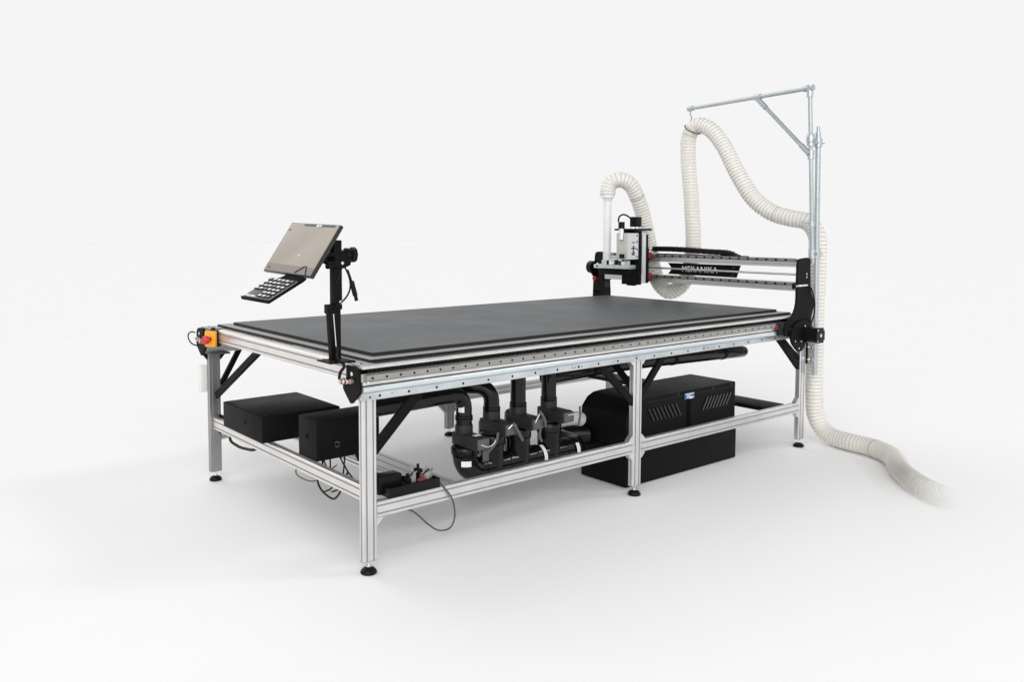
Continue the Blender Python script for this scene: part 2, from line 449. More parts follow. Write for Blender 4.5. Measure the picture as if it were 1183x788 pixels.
# black diagonal braces
def brace(p0, p1, w=.034, t=.02, up=(0, 0, 1)):
    mb = MB(); bar(mb, p0, p1, w, t, up, 0)
    d = (V(p1) - V(p0)).normalized()
    mb.build('brace', M['black'], tab)
brace((.022, 0, .466), (.238, 0, .672), .040)
brace((0, 1.462, .452), (0, .940, .742), .034)
brace((.036, 1.5, .492), (.142, 1.5, .676), .026)
brace((1.535, 0, .47), (1.732, 0, .676), .034)
brace((1.50, 0, .46), (1.268, 0, .665), .036)
brace((1.519, .02, .53), (1.519, .24, .716), .03)
brace((1.487, 1.5, .473), (1.30, 1.5, .668), .03)
brace((2.958, 1.5, .473), (2.75, 1.5, .668), .03)
mb = MB()
mb.prism([(2.735, .671), (2.80, .671), (2.972, .545), (2.972, .525), (2.893, .583), (2.905, .555), (2.966, .518), (2.966, .470)], 'y', -.012, .012, 0)
mb.prism([(2.966, .47), (2.966, .50), (2.90, .56), (2.88, .585), (2.87, .57)], 'y', -.0115, .0115, 0)
mb.build('brace', M['black'], tab)
# white triangular gussets where the beams meet the legs
def gusset(x, z, sx, sz, y=-.0, s=.028):
    mb = MB(); mb.prism([(x, z), (x + sx * s, z), (x + sx * s, z + sz * .006), (x + sx * .006, z + sz * s), (x, z + sz * s)], 'y', y - .013, y + .013, 0)
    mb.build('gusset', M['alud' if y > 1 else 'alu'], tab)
for x, sx in ((1.4885, -1), (1.5495, 1)):
    gusset(x, .2725, sx, 1); gusset(x, .2115, sx, -1); gusset(x, .6695, sx, -1, s=.024)
gusset(.0305, .2115, 1, -1); gusset(2.9695, .2725, -1, 1); gusset(2.9695, .2115, -1, -1)
gusset(1.4885, .2115, -1, -1, 1.5, .06); gusset(1.5495, .2115, 1, -1, 1.5, .06)
mb = MB(); mb.prism([(1.4835, .345), (1.42, .345), (1.42, .29), (1.4835, .245)], 'x', .016, .03, 0)
for q in ((1.465, .33), (1.465, .30), (1.445, .315)): mb.cyl((.015, q[0], q[1]), (.0165, q[0], q[1]), .003, 10, 1)
mb.build('gusset', [M['black'], M['hole']], tab)
mb = MB(); mb.b2((-.05, 1.40, .6695), (.05, 1.53, .6775), 0, .001)
mb.build('corner_plate', M['mgrey'], tab)
for tri in ([(-.06, .669), (-.035, .669), (-.035, .635)], [(.035, .669), (.07, .669), (.035, .63)]):
    mb = MB(); mb.prism(tri, 'y', 1.49, 1.51); mb.build('gusset', M['black'], tab)

# ------------------------------------------------------------------ gantry
gan = thing('gantry', 'black and silver gantry bridge with lettered panel spanning the far end of the table', 'gantry', (2.9, .75, .8))
def soft(poly, r=.01, n=3):
    out = []; k = len(poly)
    for i in range(k):
        p = V(poly[i]).to_2d() if False else Vector(poly[i]); a = Vector(poly[i - 1]); c = Vector(poly[(i + 1) % k])
        d0 = (a - p); d1 = (c - p); rr = min(r, d0.length * .4, d1.length * .4)
        s0 = p + d0.normalized() * rr; s1 = p + d1.normalized() * rr
        for j in range(n + 1):
            t = j / n; out.append(tuple((1 - t) ** 2 * s0 + 2 * t * (1 - t) * p + t * t * s1))
    return out
plate = [(2.835, 1.128), (2.965, 1.136), (2.978, .94), (3.030, .862), (2.992, .80), (2.985, .70), (2.92, .655), (2.84, .70), (2.712, .692), (2.712, .768), (2.79, .795), (2.832, .86)]
mplate = [(2.755, .70), (2.775, .645), (2.845, .592), (2.890, .602), (2.925, .655), (2.975, .68), (2.975, .775), (2.86, .775), (2.79, .755)]
def gantry_end(Y):
    # Y(d): d metres outward from the plate's inner face
    mb = MB(); a, c = Y(0), Y(.012); mb.prism(soft(plate, .03), 'y', min(a, c), max(a, c), 0)
    pl = mb.build('side_plate', [M['black']], gan)
    for (x, z, r) in ((2.925, 1.04, .0055), (2.925, 1.022, .0055), (2.775, .73, .006)):
        mb = MB(); mb.cyl((x, Y(.010), z), (x, Y(.0155), z), r, 12, 0); mb.build('bolt', M['chrome'], pl)
    mb = MB(); a, c = Y(.0125), Y(.026); mb.prism(soft(mplate, .03), 'y', min(a, c), max(a, c), 0)
    mp = mb.build('motor_plate', M['black'], gan)
    for (x, z) in ((2.80, .66), (2.862, .655), (2.90, .74), (2.84, .615)):
        mb = MB(); mb.cyl((x, Y(.025), z), (x, Y(.029), z), .0055, 12, 0); mb.build('bolt', M['chrome'], mp)
    mb = MB()
    cx, cz = 2.930, .690
    def ring(d0, d1, h, ch, mi):
        o = [(cx - h + ch, cz - h), (cx + h - ch, cz - h), (cx + h, cz - h + ch), (cx + h, cz + h - ch), (cx + h - ch, cz + h), (cx - h + ch, cz + h), (cx - h, cz + h - ch), (cx - h, cz - h + ch)]
        a, c = Y(d0), Y(d1); mb.prism(o, 'y', min(a, c), max(a, c), mi)
    ring(.0262, .042, .043, .010, 0); ring(.042, .088, .040, .018, 1); ring(.088, .108, .043, .016, 0)
    for dx in (-.032, .032):
        for dz in (-.032, .032): mb.cyl((cx + dx, Y(.107), cz + dz), (cx + dx, Y(.1095), cz + dz), .0045, 10, 2)
    mb.cyl((cx, Y(.107), cz), (cx, Y(.110), cz), .010, 16, 2)
    mb.build('motor', [M['bplast'], M['navy'], M['chrome']], gan)
    mb = MB(); a, c = Y(-.004), Y(.009)
    mb.b2((2.652, min(a, c), .70), (2.711, max(a, c), .772), 0, .004)
    mb.b2((2.645, min(Y(-.002), Y(.007)), .735), (2.6515, max(Y(-.002), Y(.007)), .765), 1, .001)
    mb.build('rail_carriage', [M['bplast'], M['dred']], gan)
gantry_end(lambda d: -.052 - d)
# far end: same idea, seen as a silhouette behind the spoilboard
def far_end():
    Y = lambda d: 1.548 + d
    P = [(2.895, 1.132), (2.995, 1.132), (3.01, .97), (3.045, .93), (3.055, .80), (3.02, .67), (2.82, .67), (2.875, .80), (2.88, .95), (2.855, .975), (2.83, 1.01), (2.835, 1.04), (2.86, 1.06), (2.89, 1.06)]
    mb = MB(); mb.prism(soft(P, .03), 'y', Y(0), Y(.014)); pl = mb.build('side_plate', M['black'], gan)
    mb = MB(); mb.cyl((2.895, Y(.014), 1.02), (2.895, Y(.06), 1.02), .045, 20); mb.build('motor', M['bplast'], gan)
    mb = MB(); mb.cyl((2.90, Y(-.012), .94), (2.865, Y(-.012), .94), .012, 14); mb.cyl((2.880, Y(-.012), .94), (2.860, Y(-.012), .94), .017, 14); mb.build('end_stop', M['dred'], gan)
    mb = MB(); mb.b2((2.835, 1.412, .985), (2.93, 1.475, 1.125), 0, .004); mb.build('beam_clamp', M['black'], gan)
    mb = MB(); mb.b2((2.84, 1.432, .932), (2.93, 1.475, .984), 0, .004); mb.b2((2.89, 1.476, .94), (2.96, 1.5475, 1.10), 0, .004); mb.build('beam_clamp', M['black'], gan)
    mb = MB(); mb.prism([(2.87, .931), (2.87, .855), (2.91, .84), (2.985, .931)], 'y', 1.505, 1.5475); mb.build('beam_clamp', M['black'], gan)
    mb = MB(); mb.b2((2.86, 1.40, .882), (2.885, 1.43, .925), 0, .002); mb.build('stop_block', M['dgrey'], gan)
far_end()
for (zb, zt, rz) in ((1.081, 1.127, 1.1115), (.943, .993, .9735)):
    h = zt - zb
    mb = MB(); pts, ms = slots(.06, h)
    # plain front with one shallow groove
    c = .003; zc = (zb + zt) / 2
    sec = [(2.852, zb + c), (2.852, zb + .012), (2.856, zb + .013), (2.856, zb + .016), (2.852, zb + .017), (2.852, zt - c), (2.855, zt), (2.909, zt), (2.912, zt - c), (2.912, zb + c), (2.909, zb), (2.855, zb)]
    mb.prism(sec, 'y', -.051, 1.4315, 0, [0, 0, 1, 0, 0, 0, 0, 0, 0, 0, 0, 0])
    bmo = mb.build('bridge_beam', [M['alu'], M['slot']], gan)
    mb = MB()
    mb.b2((2.834, -.046, rz - .0005), (2.8518, 1.405, rz + .0195), 0, .0015)
    k = 0
    while True:
        y = 1.38 - .0621 * k
        if y < -.02: break
        mb.b2((2.8334, y - .007, rz + .004), (2.8345, y + .007, rz + .015), 1)
        k += 1
    mb.build('guide_rail', [M['drail'], M['hole']], bmo)
# lettered panel between the beams, and the lead screw in front of it
mb = MB(); mb.prism([(.895, 1.0735), (.862, 1.036), (.893, 1.000), (.372, .9985), (.359, 1.036), (.345, 1.0755)], 'x', 2.883, 2.889, 0)
pn = mb.build('name_panel', [M['black']], gan)
t = text_mb('MEKANIKA', .052, (2.8822, .645, 1.037), (0, -1, 0), (0, 0, 1), squeeze=1.02)
t.build('lettering', M['text'], pn)
for (y, z) in ((.39, 1.06), (.40, 1.013)):
    mb = MB(); mb.b2((2.8818, y - .008, z - .005), (2.8832, y + .008, z + .005), 0); mb.build('fastener', M['dgrey'], pn)
mb = MB(); mb.cyl((2.868, -.05, 1.037), (2.868, 1.4115, 1.037), .0065, 12); mb.build('lead_screw', M['alu'], gan)
# cable chain along the top of the bridge
ch = []
mb = MB()
path = spline([(2.935, 1.20, 1.155), (2.935, 1.10, 1.1600), (2.935, .95, 1.1635), (2.935, .80, 1.1615), (2.935, .62, 1.1535), (2.935, .50, 1.1505), (2.935, .455, 1.146), (2.935, .42, 1.137), (2.935, .395, 1.128)], .024)
for i in range(len(path) - 1):
    a, c = path[i], path[i + 1]; d = c - a
    h = .034 if i < len(path) - 4 else .034 - .006 * (i - len(path) + 5)
    bar(mb, a - d * .04, c + d * .04, h if i % 2 else h * .93, .05 if i % 2 else .046, (0, 0, 1), 0, .006)
mb.build('cable_chain', [M['bplast']], gan)
mb = MB(); mb.b2((2.913, .34, 1.105), (2.965, 1.22, 1.1085), 0); mb.b2((2.9625, .34, 1.109), (2.966, 1.22, 1.132), 0); mb.build('chain_tray', M['black'], gan)
# limit switch and its lead on the near plate
mb = MB(); mb.cyl((2.80, -.068, .975), (2.93, -.068, .975), .006, 12, 1); mb.b2((2.782, -.078, .958), (2.80, -.06, .992), 0, .002)
for x in (2.845, 2.865, 2.895): mb.cyl((x, -.068, .975), (x + .010, -.068, .975), .010, 6, 1)
mb.build('limit_switch', [M['bplast'], M['chrome']], gan)
mb = MB(); mb.tube(spline([(2.93, -.068, .975), (2.965, -.07, .96), (2.985, -.085, .88), (2.975, -.09, .80), (2.955, -.085, .755)], .015), .004, 8); mb.build('switch_lead', M['cable'], gan)

# ------------------------------------------------------------------ spindle carriage
spi = thing('spindle_carriage', 'router spindle carriage with pale housing, black motor and clear dust tube on the bridge', 'spindle carriage', (2.7, 1.0, .93))
mb = MB()
mb.b2((2.796, 1.012, .935), (2.832, 1.16, 1.17), 0, .003); mb.build('carriage_plate', [M['black']], spi)
for z in (1.121, .983):
    mb = MB(); mb.b2((2.806, .993, z - .020), (2.842, 1.0095, z + .020), 0, .003); mb.build('wiper', M['dred'], spi)
mb = MB(); mb.b2((2.715, .985, .938), (2.768, 1.10, 1.285), 0, .003); mb.b2((2.720, .9835, 1.0), (2.728, .985, 1.26), 1); mb.build('slide_rail', [M['ice'], M['slot']], spi)
mb = MB(); mb.b2((2.770, .99, .95), (2.795, 1.13, 1.26), 0, .002); mb.build('slide_back', M['black'], spi)
mb = MB()
mb.b2((2.670, .975, .930), (2.713, 1.11, 1.287), 0, .003)
mb.b2((2.645, .980, .925), (2.669, 1.045, 1.03), 0, .003)
mb.build('slide_plate', [M['black']], spi)
mb = MB(); mb.b2((2.60, .965, 1.2875), (2.80, 1.115, 1.300), 0, .002); mb.build('top_bracket', M['black'], spi)
mb = MB(); mb.b2((2.665, .985, 1.312), (2.722, 1.042, 1.378), 0, .006)
for (x, y) in ((2.672, .992), (2.715, .992), (2.672, 1.035), (2.715, 1.035)): mb.cyl((x, y, 1.3), (x, y, 1.313), .004, 10, 1)
mb.b2((2.7222, .99, 1.325), (2.726, 1.036, 1.365), 1)
mb.build('motor', [M['bplast'], M['chrome']], spi)
mb = MB(); lo, hi = V((2.556, .968, 1.098)), V((2.668, 1.058, 1.272))
mb.b2(lo, hi, 0, .004)
hs = mb.build('spindle_housing', [M['cream']], spi)
mb = MB(); mb.b2((2.562, .9655, 1.102), (2.666, .9676, 1.268), 0)
fp = mb.build('face_plate', [M['ice']], hs)
mb = MB(); mb.b2((2.598, .9645, 1.168), (2.640, .9656, 1.177), 1)
mb.b2((2.612, .9641, 1.145), (2.622, .9656, 1.19), 1); mb.b2((2.600, .9641, 1.135), (2.628, .9656, 1.140), 1)
for z in (1.142, 1.128, 1.207): mb.b2((2.605, .9641, z), (2.632, .9656, z + .006), 0)
mb.build('lettering', [M['dgrey'], M['tred']], fp)
for z in (1.255, 1.215, 1.165, 1.118):
    mb = MB(); mb.cyl((2.652, .9635, z), (2.652, .9658, z), .006, 12, 0); mb.build('bolt', M['dgrey'], hs)
mb = MB(); mb.b2((2.545, .985, 1.108), (2.5555, 1.022, 1.135), 0, .001); mb.build('rating_label', M['bplast'], hs)
mb = MB(); mb.cyl((2.545, 1.005, 1.300), (2.545, 1.005, 1.344), .021, 10, 0); mb.cyl((2.545, 1.005, 1.23), (2.545, 1.005, 1.30), .016, 16, 1); mb.build('power_connector', [M['bplast'], M['chrome']], spi)
mb = MB(); mb.tube(spline([(2.53, 1.02, 1.345), (2.54, 1.02, 1.378), (2.575, 1.015, 1.392), (2.63, 1.01, 1.372), (2.664, 1.01, 1.335)], .012), .0055, 8); mb.build('power_lead', M['cable'], spi)
# dust shoe and clear tube
mb = MB(); mb.b2((2.555, .985, 1.036), (2.70, 1.255, 1.062), 0, .003)
mb.cyl((2.62, 1.196, 1.0622), (2.62, 1.196, 1.09), .034, 24, 0)
mb.cyl((2.575, 1.24, 1.062), (2.575, 1.24, 1.07), .006, 10, 1); mb.cyl((2.575, 1.16, 1.062), (2.575, 1.16, 1.07), .006, 10, 1)
mb.cyl((2.555, 1.225, 1.049), (2.5535, 1.225, 1.049), .007, 10, 2)
mb.build('dust_shoe', [M['galv'], M['chrome'], M['hole']], spi)
mb = MB()
for (x, y, z, d, c) in ((2.58, 1.10, 1.085, .045, 0), (2.60, 1.05, 1.078, .03, 1), (2.585, 1.02, 1.075, .024, 2), (2.575, 1.14, 1.078, .022, 1), (2.62, 1.02, 1.08, .03, 2)):
    mb.b2((x - d / 2, y - d / 2, 1.0622), (x + d / 2, y + d / 2, z + .012), c, .003)
mb.build('shoe_clamp', [M['chrome'], M['bplast'], M['ice']], spi)
mb = MB(); mb.b2((2.60, .99, .995), (2.70, 1.235, 1.033), 0, .003); mb.build('shoe_bar', M['black'], spi)
mb = MB()
zs = [1.092, 1.3, 1.505]
mb.tube([(2.62, 1.196, z) for z in zs], .0275, 28, 0, cap=False); mb.tube([(2.62, 1.196, z) for z in zs], .025, 28, 0, cap=False)
mb.build('clear_tube', M['clear'], spi)
mb = MB(); mb.cyl((2.62, 1.196, 1.505), (2.62, 1.196, 1.53), .046, 28, 0); mb.cyl((2.62, 1.196, 1.492), (2.62, 1.196, 1.506), .032, 28, 0); mb.build('hose_cuff', M['white'], spi)

# ------------------------------------------------------------------ dust hose
HP = [(2.62, 1.196, 1.525), (2.622, 1.197, 1.555), (2.64, 1.19, 1.602), (2.68, 1.150, 1.626), (2.74, 1.113, 1.600), (2.80, 1.098, 1.515), (2.87, 1.098, 1.381), (2.93, 1.098, 1.204), (2.975, 1.092, 1.035), (3.01, 1.065, .918), (3.03, 1.000, .868),
      (3.045, .915, .908), (3.055, .850, 1.035), (3.06, .828, 1.178), (3.06, .850, 1.496), (3.06, .882, 1.786), (3.06, .872, 1.925), (3.067, .820, 1.982), (3.078, .735, 1.958), (3.09, .640, 1.854), (3.10, .510, 1.630),
      (3.11, .405, 1.485), (3.12, .285, 1.400), (3.13, .165, 1.364), (3.15, .065, 1.340), (3.16, .012, 1.265), (3.155, .000, 1.12), (3.15, .000, .85), (3.15, -.005, .55), (3.152, -.005, .30), (3.165, -.012, .17), (3.178, -.050, .09), (3.165, -.125, .058),
      (3.133, -.25, .056), (3.115, -.38, .056), (3.02, -.535, .056), (2.775, -.70, .056), (2.60, -.86, .056), (2.50, -1.0, .056), (2.455, -1.11, .056)]
PITCH = .0215
P = spline(HP, PITCH / 4)
rad = []; mis = []; op = []
fz = len(P)
for i in range(len(P)):
    ph = i % 4
    wob = 1 + .018 * math.sin(i * .013) + .012 * math.sin(i * .047 + 1)
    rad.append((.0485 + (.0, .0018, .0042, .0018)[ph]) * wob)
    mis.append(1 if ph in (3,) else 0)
    t = (i - (fz - 132)) / 122
    op.append(1 - max(0, min(1, t)) ** 1.3)
# darker joint bands now and then
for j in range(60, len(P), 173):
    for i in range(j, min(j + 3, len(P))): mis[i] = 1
mb = MB(); seg = 28
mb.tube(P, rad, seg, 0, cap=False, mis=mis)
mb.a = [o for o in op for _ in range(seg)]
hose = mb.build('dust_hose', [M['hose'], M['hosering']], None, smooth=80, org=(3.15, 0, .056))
tag(hose, 'long ribbed off-white extraction hose looping from the spindle over the boom down to the floor', 'hose')

# ------------------------------------------------------------------ hose boom
boom = thing('hose_boom', 'galvanised pipe boom with diagonal strut clamped upright at the right corner of the table', 'pipe boom', (3.08, -.05, .44))
A0, A1 = V((3.068, -.052, .435)), V((3.034, -.052, 1.86))
B0, B1 = V((2.984, -.066, 1.10)), V((2.908, -.066, 2.10))
E1 = V((3.065, .871, 2.10))
mb = MB(); mb.cyl(A0, A1, .0152, 20); mb.cyl(A1 - V((0, 0, .03)), A1 + V((0, 0, .035)), .0095, 14); mb.build('mast_pipe', M['zinc'], boom)
mb = MB(); mb.cyl(B0, B1 - V((0, 0, .01)), .0118, 18); mb.build('upper_pipe', M['zinc'], boom)
mb = MB(); mb.cyl(B1, E1, .0125, 18); mb.build('boom_arm', M['zinc'], boom)
Q0 = B1.lerp(E1, .40) - V((0, 0, .012)); Q1 = B0.lerp(B1, .635) + V((-.005, .012, 0))
mb = MB(); mb.cyl(Q0, Q1, .0115, 16); mb.build('strut', M['zinc'], boom)
mb = MB(); d = (E1 - B1).normalized()
mb.cyl(B1 - d * .022, B1 + d * .04, .0175, 18); mb.cyl(B1 + V((0, 0, .018)), B1 - V((0, 0, .05)), .0175, 18); mb.build('pipe_elbow', M['zinc'], boom)
mb = MB(); dq = (Q0 - Q1).normalized()
mb.cyl(B1.lerp(E1, .375), B1.lerp(E1, .425), .018, 18); mb.cyl(Q0 - dq * .09, Q0 + dq * .01, .0155, 16); mb.build('pipe_clamp', M['zinc'], boom)
mb = MB(); bq = B0.lerp(B1, .62); mb.cyl(bq - V((0, 0, .02)), bq + V((0, 0, .03)), .018, 18); mb.cyl(Q1 - dq * .01, Q1 + dq * .07, .0155, 16); mb.build('pipe_clamp', M['zinc'], boom)
def link(z, zl):
    mb = MB(); t = (z - B0.z) / (B1.z - B0.z); pb = B0.lerp(B1, t); t = (z - A0.z) / (A1.z - A0.z); pa = A0.lerp(A1, t)
    mb.cyl(pb - V((0, 0, zl / 2)), pb + V((0, 0, zl / 2)), .0205, 18); mb.cyl(pa - V((0, 0, zl / 2)), pa + V((0, 0, zl / 2)), .023, 18)
    mb.cyl(pb, pa, .012, 14); mb.cyl(pa, pa + V((.045, -.012, 0)), .0055, 10)
    mb.cyl(pb + V((-.005, -.02, 0)), pb + V((-.005, -.034, 0)), .008, 6)
    mb.build('pipe_clamp', M['zinc'], boom)
link(1.80, .05); link(1.155, .05); 
mb = MB(); pb = B0.lerp(B1, .72); mb.lathe(pb, [(.014, -.03), (.022, -.025), (.024, .0), (.020, .02), (.014, .03)], 16); mb.build('pipe_clamp', M['zinc'], boom)
mb = MB(); pb = B0.lerp(B1, .23); mb.cyl(pb - V((0, 0, .016)), pb + V((0, 0, .012)), .018, 16); mb.cyl(pb, pb + V((-.02, .05, .012)), .006, 8); mb.cyl(pb, pb + V((.09, .05, -.01)), .007, 8); mb.build('pipe_clamp', M['zinc'], boom)
# hook at the end of the arm with its loop round the hose
mb = MB()
mb.cyl(E1 - d * .02, E1 + d * .02, .018, 16)
mb.tube(spline([E1 + V((0, 0, -.01)), E1 + V((.004, .006, -.04)), E1 + V((-.004, -.012, -.06)), E1 + V((0, 0, -.085))], .01), .0045, 8)
hk = mb.build('hook', M['zinc'], boom)
c = V((3.062, .850, 1.958)); tx = V((0, -.55, .83)).normalized(); ux = V((1, 0, 0)); wx = tx.cross(ux)
mb = MB(); mb.tube([c + (ux * math.cos(a) + wx * math.sin(a)) * .0585 for a in [2 * PI * k / 28 for k in range(29)]], .0035, 8, cap=False); mb.build('hose_loop', M['mgrey'], hk)
# mounting bracket on the table leg
mb = MB(); mb.b2((3.0305, -.020, .500), (3.046, .008, .625), 0, .002)
for z in (.525, .60): mb.cyl((3.038, -.0202, z), (3.038, -.025, z), .006, 10, 1); mb.b2((3.04, -.05, z - .008), (3.075, -.01, z + .008), 1, .002)
mb.b2((3.0, -.03, .6685), (3.075, .02, .674), 2, .001)
mb.build('mast_bracket', [M['black'], M['chrome'], M['white']], boom)

# ------------------------------------------------------------------ operator stand, monitor and keypad
std = thing('monitor_stand', 'slim black pole stand clamped to the front corner of the table', 'monitor stand', (-.055, .125, .80))
mb = MB(); mb.b2((-.122, .060, .8030), (-.012, .165, .8085), 0, .002)
for q in ((-.10, .08), (-.03, .08), (-.10, .148), (-.03, .148)): mb.cyl((*q, .8083), (*q, .8115), .005, 8, 1)
mb.build('base_plate', [M['black'], M['dgrey']], std)
mb = MB()
mb.b2((-.0765, .112, .808), (-.0445, .138, 1.02), 0, .003)
mb.b2((-.0755, .107, 1.0), (-.0405, .143, 1.262), 0, .003)
mb.build('post', [M['black']], std)
mb = MB(); bar(mb, (-.095, .122, 1.01), (-.083, .122, .809), .011, .02, (1, 0, 0)); mb.b2((-.100, .110, .985), (-.068, .144, 1.02), 0, .003); mb.build('post_tie', M['black'], std)
mb = MB(); bar(mb, (-.0775, .1105, .985), (-.0655, .1105, .83), .004, .003, (1, 0, 0)); mb.build('tie_rod', M['chrome'], std)
MC = V((-.1389, .2487, 1.2301)); MX = V((.06, -.9977, -.0317)).normalized(); MN = V((-.8246, -.0675, .5616)).normalized(); MY = MN.cross(MX).normalized(); MN = MX.cross(MY)
mb = MB()
p = MC - MN * .03
mb.prism(soft([(-.115, 1.218), (-.045, 1.214), (-.008, 1.186), (-.006, 1.168), (-.05, 1.152), (-.105, 1.178)], .008), 'y', .100, .1065, 0)
mb.prism(soft([(-.115, 1.218), (-.045, 1.214), (-.008, 1.186), (-.006, 1.168), (-.05, 1.152), (-.105, 1.178)], .008), 'y', .1435, .150, 0)
mb.cyl((-.045, .096, 1.176), (-.045, .155, 1.176), .006, 12, 1)
mb.b2((-.115, .10, 1.18), (-.072, .28, 1.205), 0, .003)
mb.box(MC - MN * .020, (.09, .09, .018), 0, Matrix((MX, MY, MN)).transposed(), .003)
bar(mb, MC - MN * .028, (-.092, .20, 1.192), .05, .02, (0, 1, 0))
mb.build('tilt_arm', [M['black'], M['chrome']], std)
mb = MB()
mb.cyl((-.045, .128, 1.205), (.018, .122, 1.205), .019, 10, 0); mb.cyl((-.018, .125, 1.208), (-.004, .124, 1.208), .024, 10, 0); mb.cyl((.006, .123, 1.206), (.024, .121, 1.206), .029, 8, 0)
mb.b2((-.030, .110, 1.185), (.012, .132, 1.212), 0, .004)
mb.build('clamp_knob', M['bplast'], std)
mb = MB(); mb.cyl((-.105, .09, 1.166), (-.075, .11, 1.166), .006, 10, 0); mb.cyl((-.116, .085, 1.166), (-.103, .092, 1.166), .010, 10, 0); mb.build('clamp_knob', M['bplast'], std)
mb = MB(); mb.cyl((-.05, .1075, 1.028), (-.05, .103, 1.028), .007, 12); mb.build('bolt', M['chrome'], std)

RM = Matrix((MX, MY, MN)).transposed()
mon = thing('touch_monitor', 'thin black flat monitor with beige screen tilted back on the pole stand', 'monitor', tuple(MC))
W, H = .357, .230
mb = MB(); mb.box(MC - MN * .008, (W, H, .015), 0, RM, .003); mb.build('housing', M['bezel'], mon)
def L(x, y, z=0.): return MC + MX * x + MY * y + MN * z
mb = MB(); mb.box(L(0, 0, .0005), (W - .012, H - .010, .002), 0, RM); scn = mb.build('screen', M['screen'], mon)
mb = MB(); mb.box(L(0, -H / 2 + .022, .0018), (W - .014, .030, .0008), 0, RM); mb.build('taskbar', M['brown'], scn)
mb = MB()
mb.box(L(-.025, H / 2 - .0105, .0018), (.085, .009, .0008), 0, RM); mb.box(L(.10, H / 2 - .0105, .0018), (.10, .009, .0008), 0, RM)
mb.box(L(.03, H / 2 - .011, .0019), (.015, .007, .0008), 1, RM); mb.box(L(.052, H / 2 - .0105, .0019), (.007, .009, .0008), 1, RM)
mb.build('reflection_strip', [M['teal'], M['label']], scn)  # strip and white patches paint a reflection along the screen's top edge
for (x, y, r) in ((-.155, .078, .004), (-.143, -.097, .0045)):
    mb = MB(); mb.cyl(L(x, y, .001), L(x, y, .0032), r, 12); mb.build('camera_dot', M['dgrey'], scn)
mb = MB(); mb.box(L(.018, -.032, .0018), (.007, .007, .001), 1, RM @ Matrix.Rotation(.78, 3, 'Z'))
mb.build('screen_icon', [M['dgrey'], M['label']], scn)
# thin clip at the lower right
mb = MB(); mb.tube([L(.060, -.107, .004), L(.108, -.075, .004), L(.117, -.076, .004), L(.140, -.113, .004)], .0016, 6); mb.build('wire_clip', M['dgrey'], mon)

KX = V((.298, -.952, -.0715)).normalized(); KN = V((-.3478, -.178, .9205)).normalized(); KY = KN.cross(KX).normalized(); KN = KX.cross(KY)
KC = V((-.2722, .2137, 1.0869)); RK = Matrix((KX, KY, KN)).transposed()
def K(x, y, z=0.): return KC + KX * x + KY * y + KN * z
kb = thing('keypad', 'small tilted keyboard with pale keys on a black tray below the monitor', 'keyboard', tuple(KC))
mb = MB()
poly = soft([(-.072, -.094), (.072, -.094), (.072, .094), (.066, .110), (.052, .122), (-.040, .122), (-.046, .095), (-.058, .072), (-.072, .066)], .006)
n = len(poly); vs = [K(x, y, -.010) for x, y in poly] + [K(x, y, -.004) for x, y in poly]
fs = [list(range(n))[::-1], list(range(n, 2 * n))] + [[i, (i + 1) % n, n + (i + 1) % n, n + i] for i in range(n)]
mb.add(vs, fs, 0); mb.box(K(0, -.0945, -.003), (.146, .004, .014), 0, RK, .001); mb.box(K(.0715, 0, -.004), (.003, .186, .010), 0, RK)
mb.build('tray', M['black'], kb)
mb = MB(); mb.box(K(0, -.012, .000), (.134, .154, .007), 0, RK, .002); deck = mb.build('deck', M['kbase'], kb)
for r in range(6):
    for c_ in range(6):
        if r < 2 and c_ < 3: continue
        x = -.0545 + .0218 * c_; y = -.076 + .0246 * r
        mb = MB()
        mb.box(K(x, y, .0055), (.0195 if (r + c_) % 4 else .0185, .0185, .005), 1, RK, .001)
        mb.box(K(x - .0012, y + .001, .0086), (.0145, .0118, .0014), 0, RK, .0006)
        mb.build('key', [M['key'] if (r * 7 + c_ * 3) % 5 else M['kbase'], M['bplast']], deck)
mb = MB(); mb.box(K(-.034, -.058, .0042), (.052, .034, .002), 0, RK, .001); mb.build('touchpad', M['mgrey'], deck)
mb = MB(); mb.box(K(-.048, -.083, .005), (.022, .010, .004), 0, RK, .001); mb.box(K(-.022, -.083, .005), (.022, .010, .004), 0, RK, .001); mb.build('key', M['key'], deck)

# cable with usb plug hanging from the stand
uc = thing('usb_cable', 'thin black cable with thick plug hanging from the stand behind the monitor', 'cable', (-.006, .12, 1.17))
mb = MB(); mb.tube(spline([(-0.036, .115, 1.175), (-0.018, .112, 1.145), (-0.006, .110, 1.11), (-0.006, .110, 1.075), (-0.024, .108, 1.045), (-0.056, .104, 1.022), (-0.071, .104, 1.015)], .01), .0035, 8)
mb.tube(spline([(-0.034, .112, 1.17), (-0.048, .108, 1.14), (-0.064, .104, 1.11), (-0.071, .103, 1.095)], .01), .0025, 8); mb.build('lead', M['cable'], uc)
mb = MB(); mb.tube(spline([(-0.014, .112, 1.15), (0.000, .110, 1.11), (0.009, .108, 1.08)], .01), .0035, 8); mb.cyl((0.001, .110, 1.105), (0.016, .108, 1.05), .0095, 12); mb.cyl((0.016, .108, 1.052), (0.021, .107, 1.03), .007, 12)
mb.cyl((0.021, .107, 1.032), (0.024, .107, 1.021), .0065, 10, 1); mb.build('plug', [M['bplast'], M['label']], uc)
# lead that drops from the post to the corner
mb = MB(); mb.tube(spline([(-.066, .105, .86), (-.070, .098, .815), (-.066, .052, .795), (-.072, .075, .765), (-.078, .072, .742)], .01), .006, 8)
o = mb.build('corner_lead', M['cable'], None, org=(-.07, .08, .80)); tag(o, 'short black lead running from the foot of the pole stand into the pointed corner bracket', 'cable')

